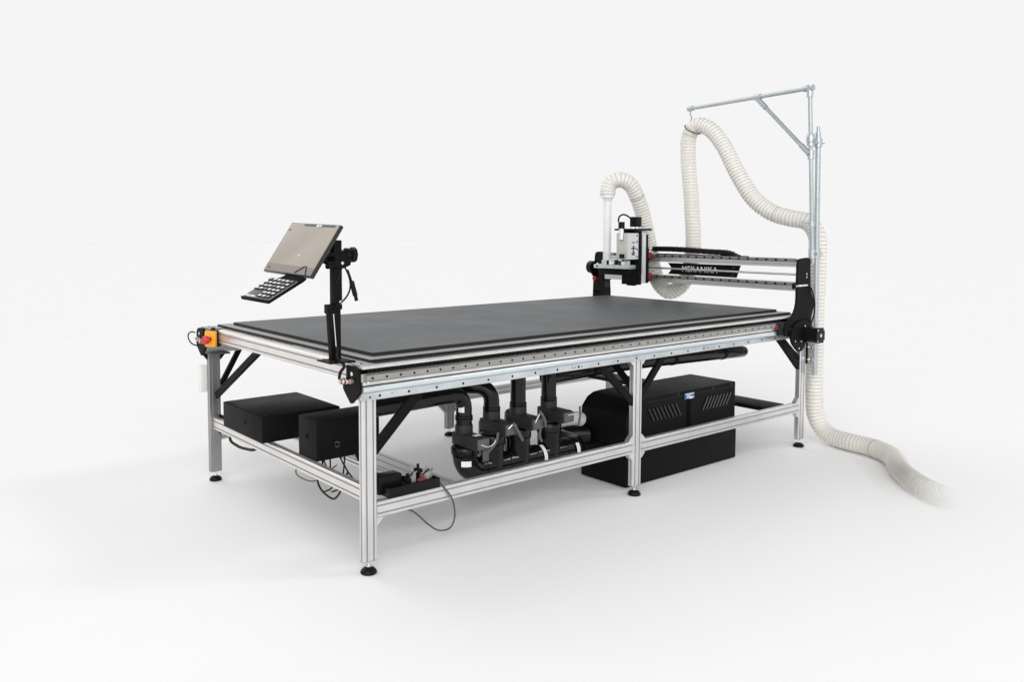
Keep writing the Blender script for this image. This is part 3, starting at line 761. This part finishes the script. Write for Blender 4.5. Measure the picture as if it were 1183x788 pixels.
# ------------------------------------------------------------------ emergency stop and junction box
es = thing('emergency_stop', 'orange box with red emergency stop button at the far left corner of the table', 'emergency stop', (-.07, 1.36, .757))
a = math.radians(35); n_ = V((-math.cos(a), -math.sin(a), 0)); w_ = V((math.sin(a), -math.cos(a), 0)); RE = Matrix((w_, V((0, 0, 1)), n_)).transposed()
EC = V((-.072, 1.36, .757))
mb = MB(); mb.box(EC - n_ * .010, (.062, .080, .020), 0, RE, .006); mb.build('cover', M['orange'], es)
mb = MB(); mb.box(EC - n_ * .0385, (.064, .082, .036), 0, RE, .005); mb.build('back_box', M['bplast'], es)
mb = MB(); mb.cyl(EC, EC + n_ * .030, .011, 18, 1); mb.tube([EC + n_ * t for t in (.024, .028, .040, .047, .050)], [.017, .0205, .0205, .017, .009], 22, 0); mb.build('push_button', [M['red'], M['dred']], es)
mb = MB(); mb.cyl(EC + V((0, 0, .041)) - n_ * .03, EC + V((0, 0, .055)) - n_ * .03, .011, 12); mb.build('cable_gland', M['dgrey'], es)
jb = MB(); jb.b2((-.062, 1.5165, .464), (-.020, 1.555, .602), 0, .005); o = jb.build('junction_box', M['white'], None, org=(-.04, 1.535, .464)); tag(o, 'small white box fixed to the back left leg', 'junction box')
mb = MB(); mb.tube(spline([(-.055, 1.60, .765), (-.065, 1.625, .768), (-.078, 1.635, .755), (-.078, 1.632, .73), (-.07, 1.61, .708), (-.057, 1.57, .70)], .01), .0035, 8)
o = mb.build('looped_cable', M['cable'], None, org=(-.06, 1.6, .75)); tag(o, 'thin black cable loop sticking out behind the emergency stop', 'cable')

# ------------------------------------------------------------------ control boxes
def screwed(mb, pts, n, r, mi):
    for p in pts: mb.cyl(V(p) - V(n) * .001, V(p) + V(n) * .0015, r, 10, mi)
cb = thing('control_box', 'wide flat black electronics box on the lower left frame by the far leg', 'control box', (.16, 1.05, .3345))
mb = MB(); mb.b2((-.043, .832, .3345), (.357, 1.277, .454), 0, .003); mb.build('case', [M['black']], cb)
t = text_mb('M', .032, (-.0438, 1.015, .400), (0, -1, 0), (0, 0, 1), depth=.0004, offset=.0003); t.build('logo', M['logo'], cb)
mb = MB(); mb.b2((-.037, .838, .4542), (.351, 1.271, .4558), 0, .0005)
screwed(mb, [(-.02, .855, .4558), (-.02, 1.255, .4558), (.335, .855, .4558), (.335, 1.255, .4558)], (0, 0, 1), .004, 1); mb.build('lid', [M['black'], M['dgrey']], cb)
for z in (.425, .355):
    mb = MB(); mb.cyl((-.0445, 1.268, z), (-.0425, 1.268, z), .0055, 10); mb.build('socket', M['mgrey'], cb)

c2 = thing('control_box', 'smaller upright black electronics box on the lower frame right behind the near front leg', 'control box', (.16, .5, .3345))
mb = MB(); mb.b2((.008, .416, .3345), (.315, .578, .506), 0, .003); mb.build('case', [M['black']], c2)
t = text_mb('M', .038, (.0072, .498, .428), (0, -1, 0), (0, 0, 1), depth=.0004, offset=.0003); t.build('logo', M['logo'], c2)
mb = MB()
for y in (.44, .55):
    mb = MB(); mb.cyl((.29, y, .2745), (.29, y, .336), .010, 14); mb.build('rubber_foot', M['bplast'], c2)
mb = MB(); mb.tube(arc((.105, .4155, .395), .010, 0.3, PI - .3, (1, 0, 0), (0, 0, 1), 8), .0022, 6); mb.tube(arc((.105, .4155, .393), .010, PI + .3, 2 * PI - .3, (1, 0, 0), (0, 0, 1), 8), .0022, 6); mb.build('key_switch', M['mgrey'], c2)

# ------------------------------------------------------------------ vacuum manifold
vm = thing('vacuum_manifold', 'black plastic pipe manifold with four valve risers beneath the table', 'pipe manifold', (.95, .2, .145))
Yc, Zc = .2, .228
R1 = .055
mb = MB()
pth = [(.622, Yc, .352), (.622, Yc, .31)] + arc((.702, Yc, .308), .08, PI, 1.5 * PI, (1, 0, 0), (0, 0, 1), 10) + [(.74, Yc, Zc)]
mb.tube(pth, R1, 30)
mb.lathe((.622, Yc, 0), [(.050, .312), (.062, .316), (.0635, .330), (.0635, .345), (.060, .350), (.048, .355)], 30)
mb.lathe((.622, Yc, 0), [(.055, .300), (.0572, .303), (.0572, .309), (.055, .312)], 30)
mb.build('pipe_elbow', M['bpipe'], vm)
def ringx(mb, x, r=.0592, w=.016): mb.tube([(x - w / 2, Yc, Zc), (x - w / 2 + .003, Yc, Zc), (x + w / 2 - .003, Yc, Zc), (x + w / 2, Yc, Zc)], [R1, r, r, R1], 30)
mb = MB(); mb.cyl((.70, Yc, Zc), (1.26, Yc, Zc), R1 - .001, 30)
for x in (.705, .722, .862, .872, 1.028, 1.04, 1.225, 1.236): ringx(mb, x)
mb.build('main_pipe', M['bpipe'], vm)
mb = MB()
pth = [(1.235, Yc, Zc), (1.27, Yc, Zc)] + arc((1.27, Yc + .075, Zc), .075, -PI / 2, 0, (1, 0, 0), (0, 1, 0), 10) + [(1.345, Yc + .14, Zc)]
mb.tube(pth, R1 + .001, 30); mb.tube([(1.268, Yc, Zc), (1.272, Yc, Zc), (1.285, Yc, Zc), (1.29, Yc, Zc)], [.056, .0605, .0605, .056], 30); mb.build('pipe_elbow', M['bpipe'], vm)
mb = MB(); mb.tube([(1.345, Yc + .14, Zc), (1.37, .40, Zc), (1.45, .42, Zc), (1.56, .40 - .05, Zc)], R1 - .004, 20); mb.build('inlet_pipe', M['bpipe'], vm)
for x, zt in ((.776, .385), (.936, .392), (1.131, .390)):
    mb = MB(); mb.lathe((x, Yc, 0), [(R1, Zc), (R1, zt - .06), (.058, zt - .055), (.0605, zt - .045), (.0605, zt - .012), (.056, zt - .005), (.045, zt)], 28)
    mb.build('pipe_tee', M['bpipe'], vm)
RX = [(.616, .385), (.774, .424), (.934, .426), (1.129, .430)]
RR = .0355
for i, (x, zv) in enumerate(RX):
    # valve block
    mb = MB()
    z0, z1 = zv - .030, zv + .026
    mb.b2((x - .034, Yc - .128, z0), (x + .034, Yc + .045, z1), 0, .005)
    mb.b2((x - .031, Yc - .140, z0 + .006), (x + .031, Yc - .1285, z1 - .004), 1, .004)
    mb.lathe((x, Yc, 0), [(.041, z0 - .03), (.042, z0)], 26, 0)
    mb.lathe((x, Yc, 0), [(.0395, z1), (.0395, z1 + .030), (.0375, z1 + .036)], 26, 0)
    vb = mb.build('gate_valve', [M['dgrey'], M['mgrey']], vm)
    for (lx, lz) in ((x - .03, zv + .006), (x + .03, zv + .006)):
        pass
    for q in ((x - .026, Yc - .110, z1), (x + .026, Yc - .110, z1), (x + .026, Yc + .036, z1)):
        mb = MB(); screwed(mb, [q], (0, 0, 1), .004, 0); mb.build('bolt', M['bplast'], vb)
    # riser
    mb = MB()
    if i == 0:
        pth = [(x, Yc, zv + .05), (x, Yc, .515)] + arc((x - .065, Yc, .518), .065, 0, PI / 2, (1, 0, 0), (0, 0, 1), 10) + [(x - .12, Yc, .583), (.35, Yc, .580), (.14, Yc, .578)]
    elif i == 1:
        pth = [(x, Yc, zv + .05), (x, Yc, .53)] + arc((x - .05, Yc + .045, .53), .067, 0, PI / 2, V((.05, -.045, 0)).normalized(), (0, 0, 1), 10) + [(x - .07, Yc + .063, .597), (x - .2, Yc + .2, .597), (x - .25, Yc + .5, .60)]
    else:
        pth = [(x, Yc, zv + .05), (x, Yc, .56), (x, Yc, .70)]
    mb.tube(pth, RR, 24)
    zc_ = .488 if i else .47
    for zz in (zc_, zc_ + .012): mb.lathe((x, Yc, 0), [(RR, zz - .006), (.0395, zz - .004), (.0395, zz + .004), (RR, zz + .006)], 24)
    mb.build('riser_pipe', M['bpipe'], vm)
# long suction pipe under the table
mb = MB(); mb.tube([(1.10, Yc, .597), (1.40, Yc, .604), (1.62, Yc, .606), (1.87, Yc, .603), (2.60, Yc, .582), (2.70, Yc, .579), (2.718, Yc, .579), (2.724, Yc, .579)], [.034, .034, .034, .034, .034, .034, .030, .018], 24)
mb.cyl((2.69, Yc - .034, .578), (2.69, Yc - .037, .578), .008, 12, 1)
mb.build('suction_pipe', [M['bpipe'], M['dgrey']], vm)
# clamps holding it to the table
for x in (1.42, 2.05, 2.5):
    mb = MB(); zt_ = .605 - .0285 * max(0, x - 1.8); mb.tube([(x - .014, Yc, zt_), (x + .014, Yc, zt_)], .0365, 22); mb.b2((x - .010, Yc - .01, .63), (x + .010, Yc + .01, .79), 0); mb.build('pipe_clamp', M['black'], vm)
# valve levers
def lever(pts, thin=None):
    mb = MB()
    pth = spline(pts, .008)
    for i in range(len(pth) - 1): bar(mb, pth[i], pth[i + 1] + (pth[i + 1] - pth[i]) * .1, .014, .005, (1, .2, 0), 0, .001)
    if thin: mb.tube(spline(thin, .01), .003, 8, 1)
    return mb.build('valve_lever', [M['mgrey'], M['chrome']], vm)
yl = .05
lever([(.684, yl, .428), (.683, yl, .410), (.668, yl, .380), (.630, yl, .350)], [(.60, .062, .385), (.63, .056, .372), (.655, yl, .378), (.68, yl, .405)])
lever([(.770, yl, .456), (.785, yl, .438), (.810, yl, .400), (.829, yl, .370)], [(.755, .062, .43), (.772, yl, .452)])
lever([(.928, yl, .486), (.945, yl, .470), (.964, yl, .435), (.968, yl, .410)], [(.915, .062, .435), (.93, yl, .475)])
lever([(1.186, yl, .475), (1.188, yl, .45), (1.186, yl, .42), (1.178, yl, .388)], [(1.12, .062, .44), (1.18, yl, .445)])
lever([(.918, .03, .412), (.912, .03, .395), (.914, .03, .372), (.926, .03, .355)])
# slide plate hanging from the first valve, round drum pieces behind
mb = MB(); mb.b2((.628, .082, .30), (.662, .086, .356), 0, .001); mb.build('slide_gate', M['mgrey'], vm)
for (x, y, z) in ((.86, .32, .42), (1.02, .32, .44)):
    mb = MB(); mb.lathe((x, y, 0), [(.05, .20), (.05, z - .02), (.042, z - .006), (.025, z)], 24); mb.build('filter_drum', M['bpipe'], vm)
# paper labels on pipes
def patch(c, r, ax, a0, a1, h0, h1):
    mb = MB(); vs = []; N = 8
    for k in range(N + 1):
        a = a0 + (a1 - a0) * k / N
        for h in (h0, h1):
            if ax == 'z': vs.append((c[0] + r * math.cos(a), c[1] + r * math.sin(a), h))
            else: vs.append((h, c[1] + r * math.cos(a), c[2] + r * math.sin(a)))
    fs = [(2 * k, 2 * k + 1, 2 * k + 3, 2 * k + 2) for k in range(N)]
    mb.add(vs, fs, 0); return mb.build('paper_label', M['label'], vm)
patch((.622, Yc, 0), R1 + .0008, 'z', math.radians(215), math.radians(262), .268, .293)
patch((.616, Yc, 0), RR + .0008, 'z', math.radians(190), math.radians(235), .505, .53)
patch((0, Yc, Zc), R1 + .0075, 'x', math.radians(110), math.radians(190), 1.048, 1.068)
patch((0, Yc, Zc), R1 + .0085, 'x', math.radians(140), math.radians(205), 1.262, 1.284)
mb = MB(); mb.b2((.605, .105, .4112), (.64, .130, .4118), 0); mb.build('paper_label', M['label'], vm)
# pale duct between manifold and the pump cabinet
mb = MB(); mb.tube(spline([(1.215, .345, .315), (1.30, .35, .325), (1.40, .35, .33), (1.47, .35, .325), (1.505, .35, .315)], .008), .036, 20); o = mb.build('duct', M['white'], vm)

# ------------------------------------------------------------------ vacuum pump cabinet
pc = thing('pump_cabinet', 'large black vacuum pump cabinet with slanted louvres standing under the table', 'pump cabinet', (2.02, .24, 0))
YF, YB = .092, .395
mb = MB(); mb.b2((1.556, YF - .004, .004), (2.492, YB, .205), 0, .004); mb.build('plinth', M['black'], pc)
mb = MB()
up = soft([(1.558, .2055), (2.480, .2055), (2.480, .4405), (1.70, .4405), (1.645, .4365), (1.60, .418), (1.558, .372)], .006)
mb.prism(up, 'y', YF, YB, 0); body = mb.build('body', M['black'], pc)
mb = MB(); mb.b2((1.72, YF - .0035, .4165), (2.462, YF - .0005, .4185), 0)
mb.build('seam_trim', M['dgrey'], body)
mb = MB(); mb.b2((2.045, YF - .002, .235), (2.075, YF - .0002, .414), 0); mb.build('cover_gap', M['hole'], body)
def louvre(x, z0, z1, lean):
    mb = MB(); bar(mb, (x - lean, YF - .0045, z1), (x + lean, YF - .0045, z0), .008, .007, (1, 0, 0), 0, .0015); mb.build('louvre', M['louv'], body)
M['louv'] = mat('louvre_metal', (.03, .03, .033), .28, spec=.6)
for k in range(8):
    x = 1.735 + .031 * k; louvre(x + .012, .3165, .384, .022)
for k in range(8):
    x = 2.20 + .030 * k; louvre(x, .318, .384, -.022)
for q in ((1.97, YF - .001, .4295), (2.27, YF - .001, .4295), (2.44, YF - .001, .4295), (1.80, YF - .005, .17), (2.10, YF - .005, .18)):
    mb = MB(); screwed(mb, [q], (0, -1, 0), .004, 0); mb.build('bolt', M['mgrey'], pc)
mb = MB(); mb.b2((2.015, YF - .0062, .394), (2.10, YF - .0044, .4285), 0, .0005); st = mb.build('sticker', M['blue'], pc)
mb = MB()
for (xa, xb, z) in ((2.022, 2.093, .4215), (2.035, 2.070, .412), (2.030, 2.094, .4035), (2.055, 2.085, .398)): mb.b2((xa, YF - .0068, z - .002), (xb, YF - .0063, z + .0022), 0)
mb.build('lettering', M['text'], st)
mb = MB(); mb.tube(arc((1.585, YF - .004, .372), .013, 0, 2 * PI, (1, 0, 0), (0, 0, 1), 20), .004, 8, cap=False); mb.cyl((1.585, YF - .006, .372), (1.585, YF, .372), .009, 14); mb.build('round_latch', M['dgrey'], pc)

# ------------------------------------------------------------------ tray of plugs on the lower beam
ct = thing('cable_tray', 'small open black tray on the lower front beam beside the near leg', 'cable tray', (.2, .04, .2725))
mb = MB()
xa, xb, ya, yb, za, zb = .088, .328, -.013, .100, .2726, .3105
mb.b2((xa, ya, za), (xb, yb, za + .003)); mb.b2((xa, ya, za + .003), (xb, ya + .003, zb), 0, .0006); mb.b2((xa, yb - .003, za + .003), (xb, yb, zb)); mb.b2((xa, ya + .003, za + .003), (xa + .003, yb - .003, zb)); mb.b2((xb - .003, ya + .003, za + .003), (xb, yb - .003, zb))
mb.build('tray', M['bplast'], ct)
pa = MB(); pa.b2((.070, .035, .2758), (.178, .095, .3465), 0, .004); o = pa.build('power_adapter', M['bplast'], None, org=(.13, .06, .2758)); tag(o, 'black brick power adapter standing at the leg end of the plug tray', 'power adapter')
ps = MB(); ps.b2((.185, .012, .2758), (.322, .060, .302), 0, .004); o = ps.build('power_strip', M['dgrey'], None, org=(.25, .036, .2758)); tag(o, 'dark power strip lying inside the open black tray', 'power strip')
def plug(c, d, m, lab, rot=0.):
    mb = MB(); R_ = Matrix.Rotation(rot, 3, 'Z'); mb.box(c, d, 0, R_, .005); mb.cyl(V(c) + V((0, 0, d[2] / 2 - .002)), V(c) + V((.006, .010, d[2] / 2 + .014)), .006, 10)
    o = mb.build('plug', M[m], None, org=(c[0], c[1], c[2] - d[2] / 2)); tag(o, lab, 'plug')
plug((.200, .030, .313), (.022, .026, .022), 'bplast', 'small black plug next to the power adapter in the tray', .3)
plug((.228, .040, .322), (.026, .034, .040), 'dirty', 'white plug in the middle of the tray of plugs', -.3)
plug((.258, .040, .326), (.022, .034, .048), 'bplast', 'tall black plug between two white plugs in the tray', .2)
plug((.296, .034, .320), (.044, .034, .030), 'dirty', 'white plug at the far right end of the tray', .5)
plug((.252, .010, .312), (.034, .016, .014), 'tred', 'small red plug lying at the front edge of the tray', -.2)
mb = MB(); random.seed(3)
for k in range(6):
    x = .195 + .02 * k; mb.tube(spline([(x, .03, .325), (x + .006, .012, .338 + .006 * (k % 3)), (x + .022, .02 , .345), (x + .03, .045, .33), (x + .01, .06, .318)], .006), .0028, 7, k % 2)
o = mb.build('plug_leads', [M['cable'], M['dirty']], None, org=(.25, .03, .32)); tag(o, 'tangle of short black and white leads on top of the plugs in the tray', 'cables')

# ------------------------------------------------------------------ loose cables
def cable(name, pts, r, m, lab, seg=10):
    mb = MB(); mb.tube(spline(pts, .008), r, seg); o = mb.build(name, M[m], None, org=pts[0]); tag(o, lab, 'cable'); return o
cable('mains_cable', [(.315, .05, .288), (.332, .0, .287), (.352, -.022, .258), (.381, -.026, .211), (.392, -.024, .135), (.372, -.02, .098), (.320, -.015, .098), (.273, -.01, .131), (.205, .0, .196), (.18, .02, .206), (.17, .06, .21)], .0034, 'gcable', 'dark grey mains cable looping below the lower front beam by the plug tray')
cable('hanging_cable', [(.06, .46, .34), (.03, .415, .29), (0, .395, .262), (-.005, .351, .233), (-.005, .259, .222), (-.005, .228, .238), (.0, .200, .275), (.03, .20, .34)], .0042, 'cable', 'thin cable sagging below the left lower beam close to the near front leg')
cable('thin_cable', [(.06, .66, .33), (.01, .605, .268), (-.005, .58, .252), (-.005, .52, .243), (-.005, .402, .262), (.02, .36, .30), (.06, .34, .33)], .0028, 'gcable', 'thin grey cable sagging under the left lower beam below the gap between the boxes')
cable('box_cable', [(.06, 1.40, .35), (.03, 1.34, .30), (-.005, 1.29, .258), (-.005, 1.20, .243), (-.005, 1.10, .249), (.0, 1.0, .268), (.05, .96, .31), (.08, .95, .336)], .007, 'cable', 'thick black cable sagging below the wide flat control box by the far left leg')
mb = MB()
for (x, y, dx, dy, l) in ((.06, .46, .02, -.05, .10), (.10, .47, -.03, -.06, .12), (.14, .47, .03, -.08, .11), (.18, .48, -.05, -.06, .13), (.22, .48, .02, -.09, .09), (.25, .50, -.02, -.10, .12)):
    mb.tube(spline([(x, y, .338), (x + dx * .3, y + dy * .3, .338 - l * .35), (x + dx * .8, y + dy * .8, .338 - l * .8), (x + dx * 1.1, y + dy * 1.2, .338 - l), (x + dx * 1.9, y + dy * .8, .338 - l * 1.15)], .01), .0034, 8)
o = mb.build('cable_bundle', M['cable'], None, org=(.15, .47, .335)); tag(o, 'bundle of thin black cables dangling under the smaller control box', 'cables')

# ------------------------------------------------------------------ light: soft white studio surroundings
w = bpy.data.worlds.new('World'); S.world = w; w.use_nodes = True
nt = w.node_tree; bg = nt.nodes['Background']
tc = nt.nodes.new('ShaderNodeTexCoord')
BASE, BACK, FRONT = .912, 2.0, 2.30
def lobe(az, el, p, amt):
    """amt * max(0, dot)^p as a scalar output"""
    a, e = math.radians(az), math.radians(el)
    dt = nt.nodes.new('ShaderNodeVectorMath'); dt.operation = 'DOT_PRODUCT'; dt.inputs[1].default_value = (math.cos(e) * math.cos(a), math.cos(e) * math.sin(a), math.sin(e))
    nt.links.new(tc.outputs['Generated'], dt.inputs[0])
    mx = nt.nodes.new('ShaderNodeMath'); mx.operation = 'MAXIMUM'; mx.inputs[1].default_value = 0; nt.links.new(dt.outputs['Value'], mx.inputs[0])
    pw = nt.nodes.new('ShaderNodeMath'); pw.operation = 'POWER'; pw.inputs[1].default_value = p; nt.links.new(mx.outputs[0], pw.inputs[0])
    ml = nt.nodes.new('ShaderNodeMath'); ml.operation = 'MULTIPLY'; ml.inputs[1].default_value = amt; nt.links.new(pw.outputs[0], ml.inputs[0])
    return ml.outputs[0]
def addn(a, c, op='ADD'):
    n = nt.nodes.new('ShaderNodeMath'); n.operation = op; nt.links.new(a, n.inputs[0])
    if isinstance(c, float): n.inputs[1].default_value = c
    else: nt.links.new(c, n.inputs[1])
    return n.outputs[0]
sx = nt.nodes.new('ShaderNodeSeparateXYZ'); nt.links.new(tc.outputs['Generated'], sx.inputs[0])
def ramp(z0, z1, v0, v1):
    mr = nt.nodes.new('ShaderNodeMapRange'); mr.interpolation_type = 'SMOOTHSTEP'
    for k, v in (('From Min', z0), ('From Max', z1), ('To Min', v0), ('To Max', v1)): mr.inputs[k].default_value = v
    nt.links.new(sx.outputs['Z'], mr.inputs['Value']); return mr.outputs['Result']
tot = lobe(95, 40, 6, BACK)                       # large soft source high behind the table
tot = addn(tot, ramp(.30, .45, 0., 1.), 'MULTIPLY')
tot = addn(tot, lobe(225, 28, 5, FRONT))          # broad low fill from behind the photographer
tot = addn(tot, lobe(-33, 38, 300, 17.))          # small soft box in front of the long side
tot = addn(tot, lobe(150, 8, 9, -.45))            # darker side of the room, beyond the left end
tot = addn(tot, ramp(.30, .62, BASE, BASE * .15)) # white all round near the horizon, a darker ceiling overhead
tot = addn(tot, .0, 'MAXIMUM')
cb_ = nt.nodes.new('ShaderNodeCombineColor')
nt.links.new(tot, cb_.inputs[0]); nt.links.new(tot, cb_.inputs[1]); nt.links.new(tot, cb_.inputs[2])
nt.links.new(cb_.outputs[0], bg.inputs['Color']); bg.inputs['Strength'].default_value = 1.0

ld = bpy.data.lights.new('floor_fill_lamp', 'AREA'); ld.shape = 'DISK'; ld.size = 2.2; ld.energy = 52; ld.color = (1, .985, .96)  # added fill lamp, lifts the floor in front and left of the table
lo = bpy.data.objects.new('floor_fill_lamp', ld); COL.objects.link(lo); lo.location = (-3.0, -4.4, 3.6)
lo.rotation_euler = (V((1.4, .6, .6)) - lo.location).to_track_quat('-Z', 'Y').to_euler()

# ------------------------------------------------------------------ camera
cam = bpy.data.cameras.new('camera'); co = bpy.data.objects.new('camera', cam); COL.objects.link(co)
yaw, pit = .9062, -.0665
f_ = V((math.cos(pit) * math.cos(yaw), math.cos(pit) * math.sin(yaw), math.sin(pit))); r_ = f_.cross(V((0, 0, 1))).normalized(); u_ = r_.cross(f_)
co.matrix_world = Matrix(((r_.x, u_.x, -f_.x, -1.6446), (r_.y, u_.y, -f_.y, -2.6812), (r_.z, u_.z, -f_.z, 1.3123), (0, 0, 0, 1)))
cam.sensor_fit = 'HORIZONTAL'; cam.sensor_width = 36; cam.lens = 976.33 * 36 / 1183
cam.shift_x = (591.5 - 535.29) / 1183; cam.shift_y = -(394 - 326.93) / 1183
cam.clip_start = .05; cam.clip_end = 300
S.camera = co
S.render.engine = 'CYCLES'
S.cycles.max_bounces = 8; S.cycles.diffuse_bounces = 5; S.cycles.transparent_max_bounces = 24
S.view_settings.view_transform = 'Standard'; S.view_settings.look = 'None'; S.view_settings.exposure = 0; S.view_settings.gamma = 1
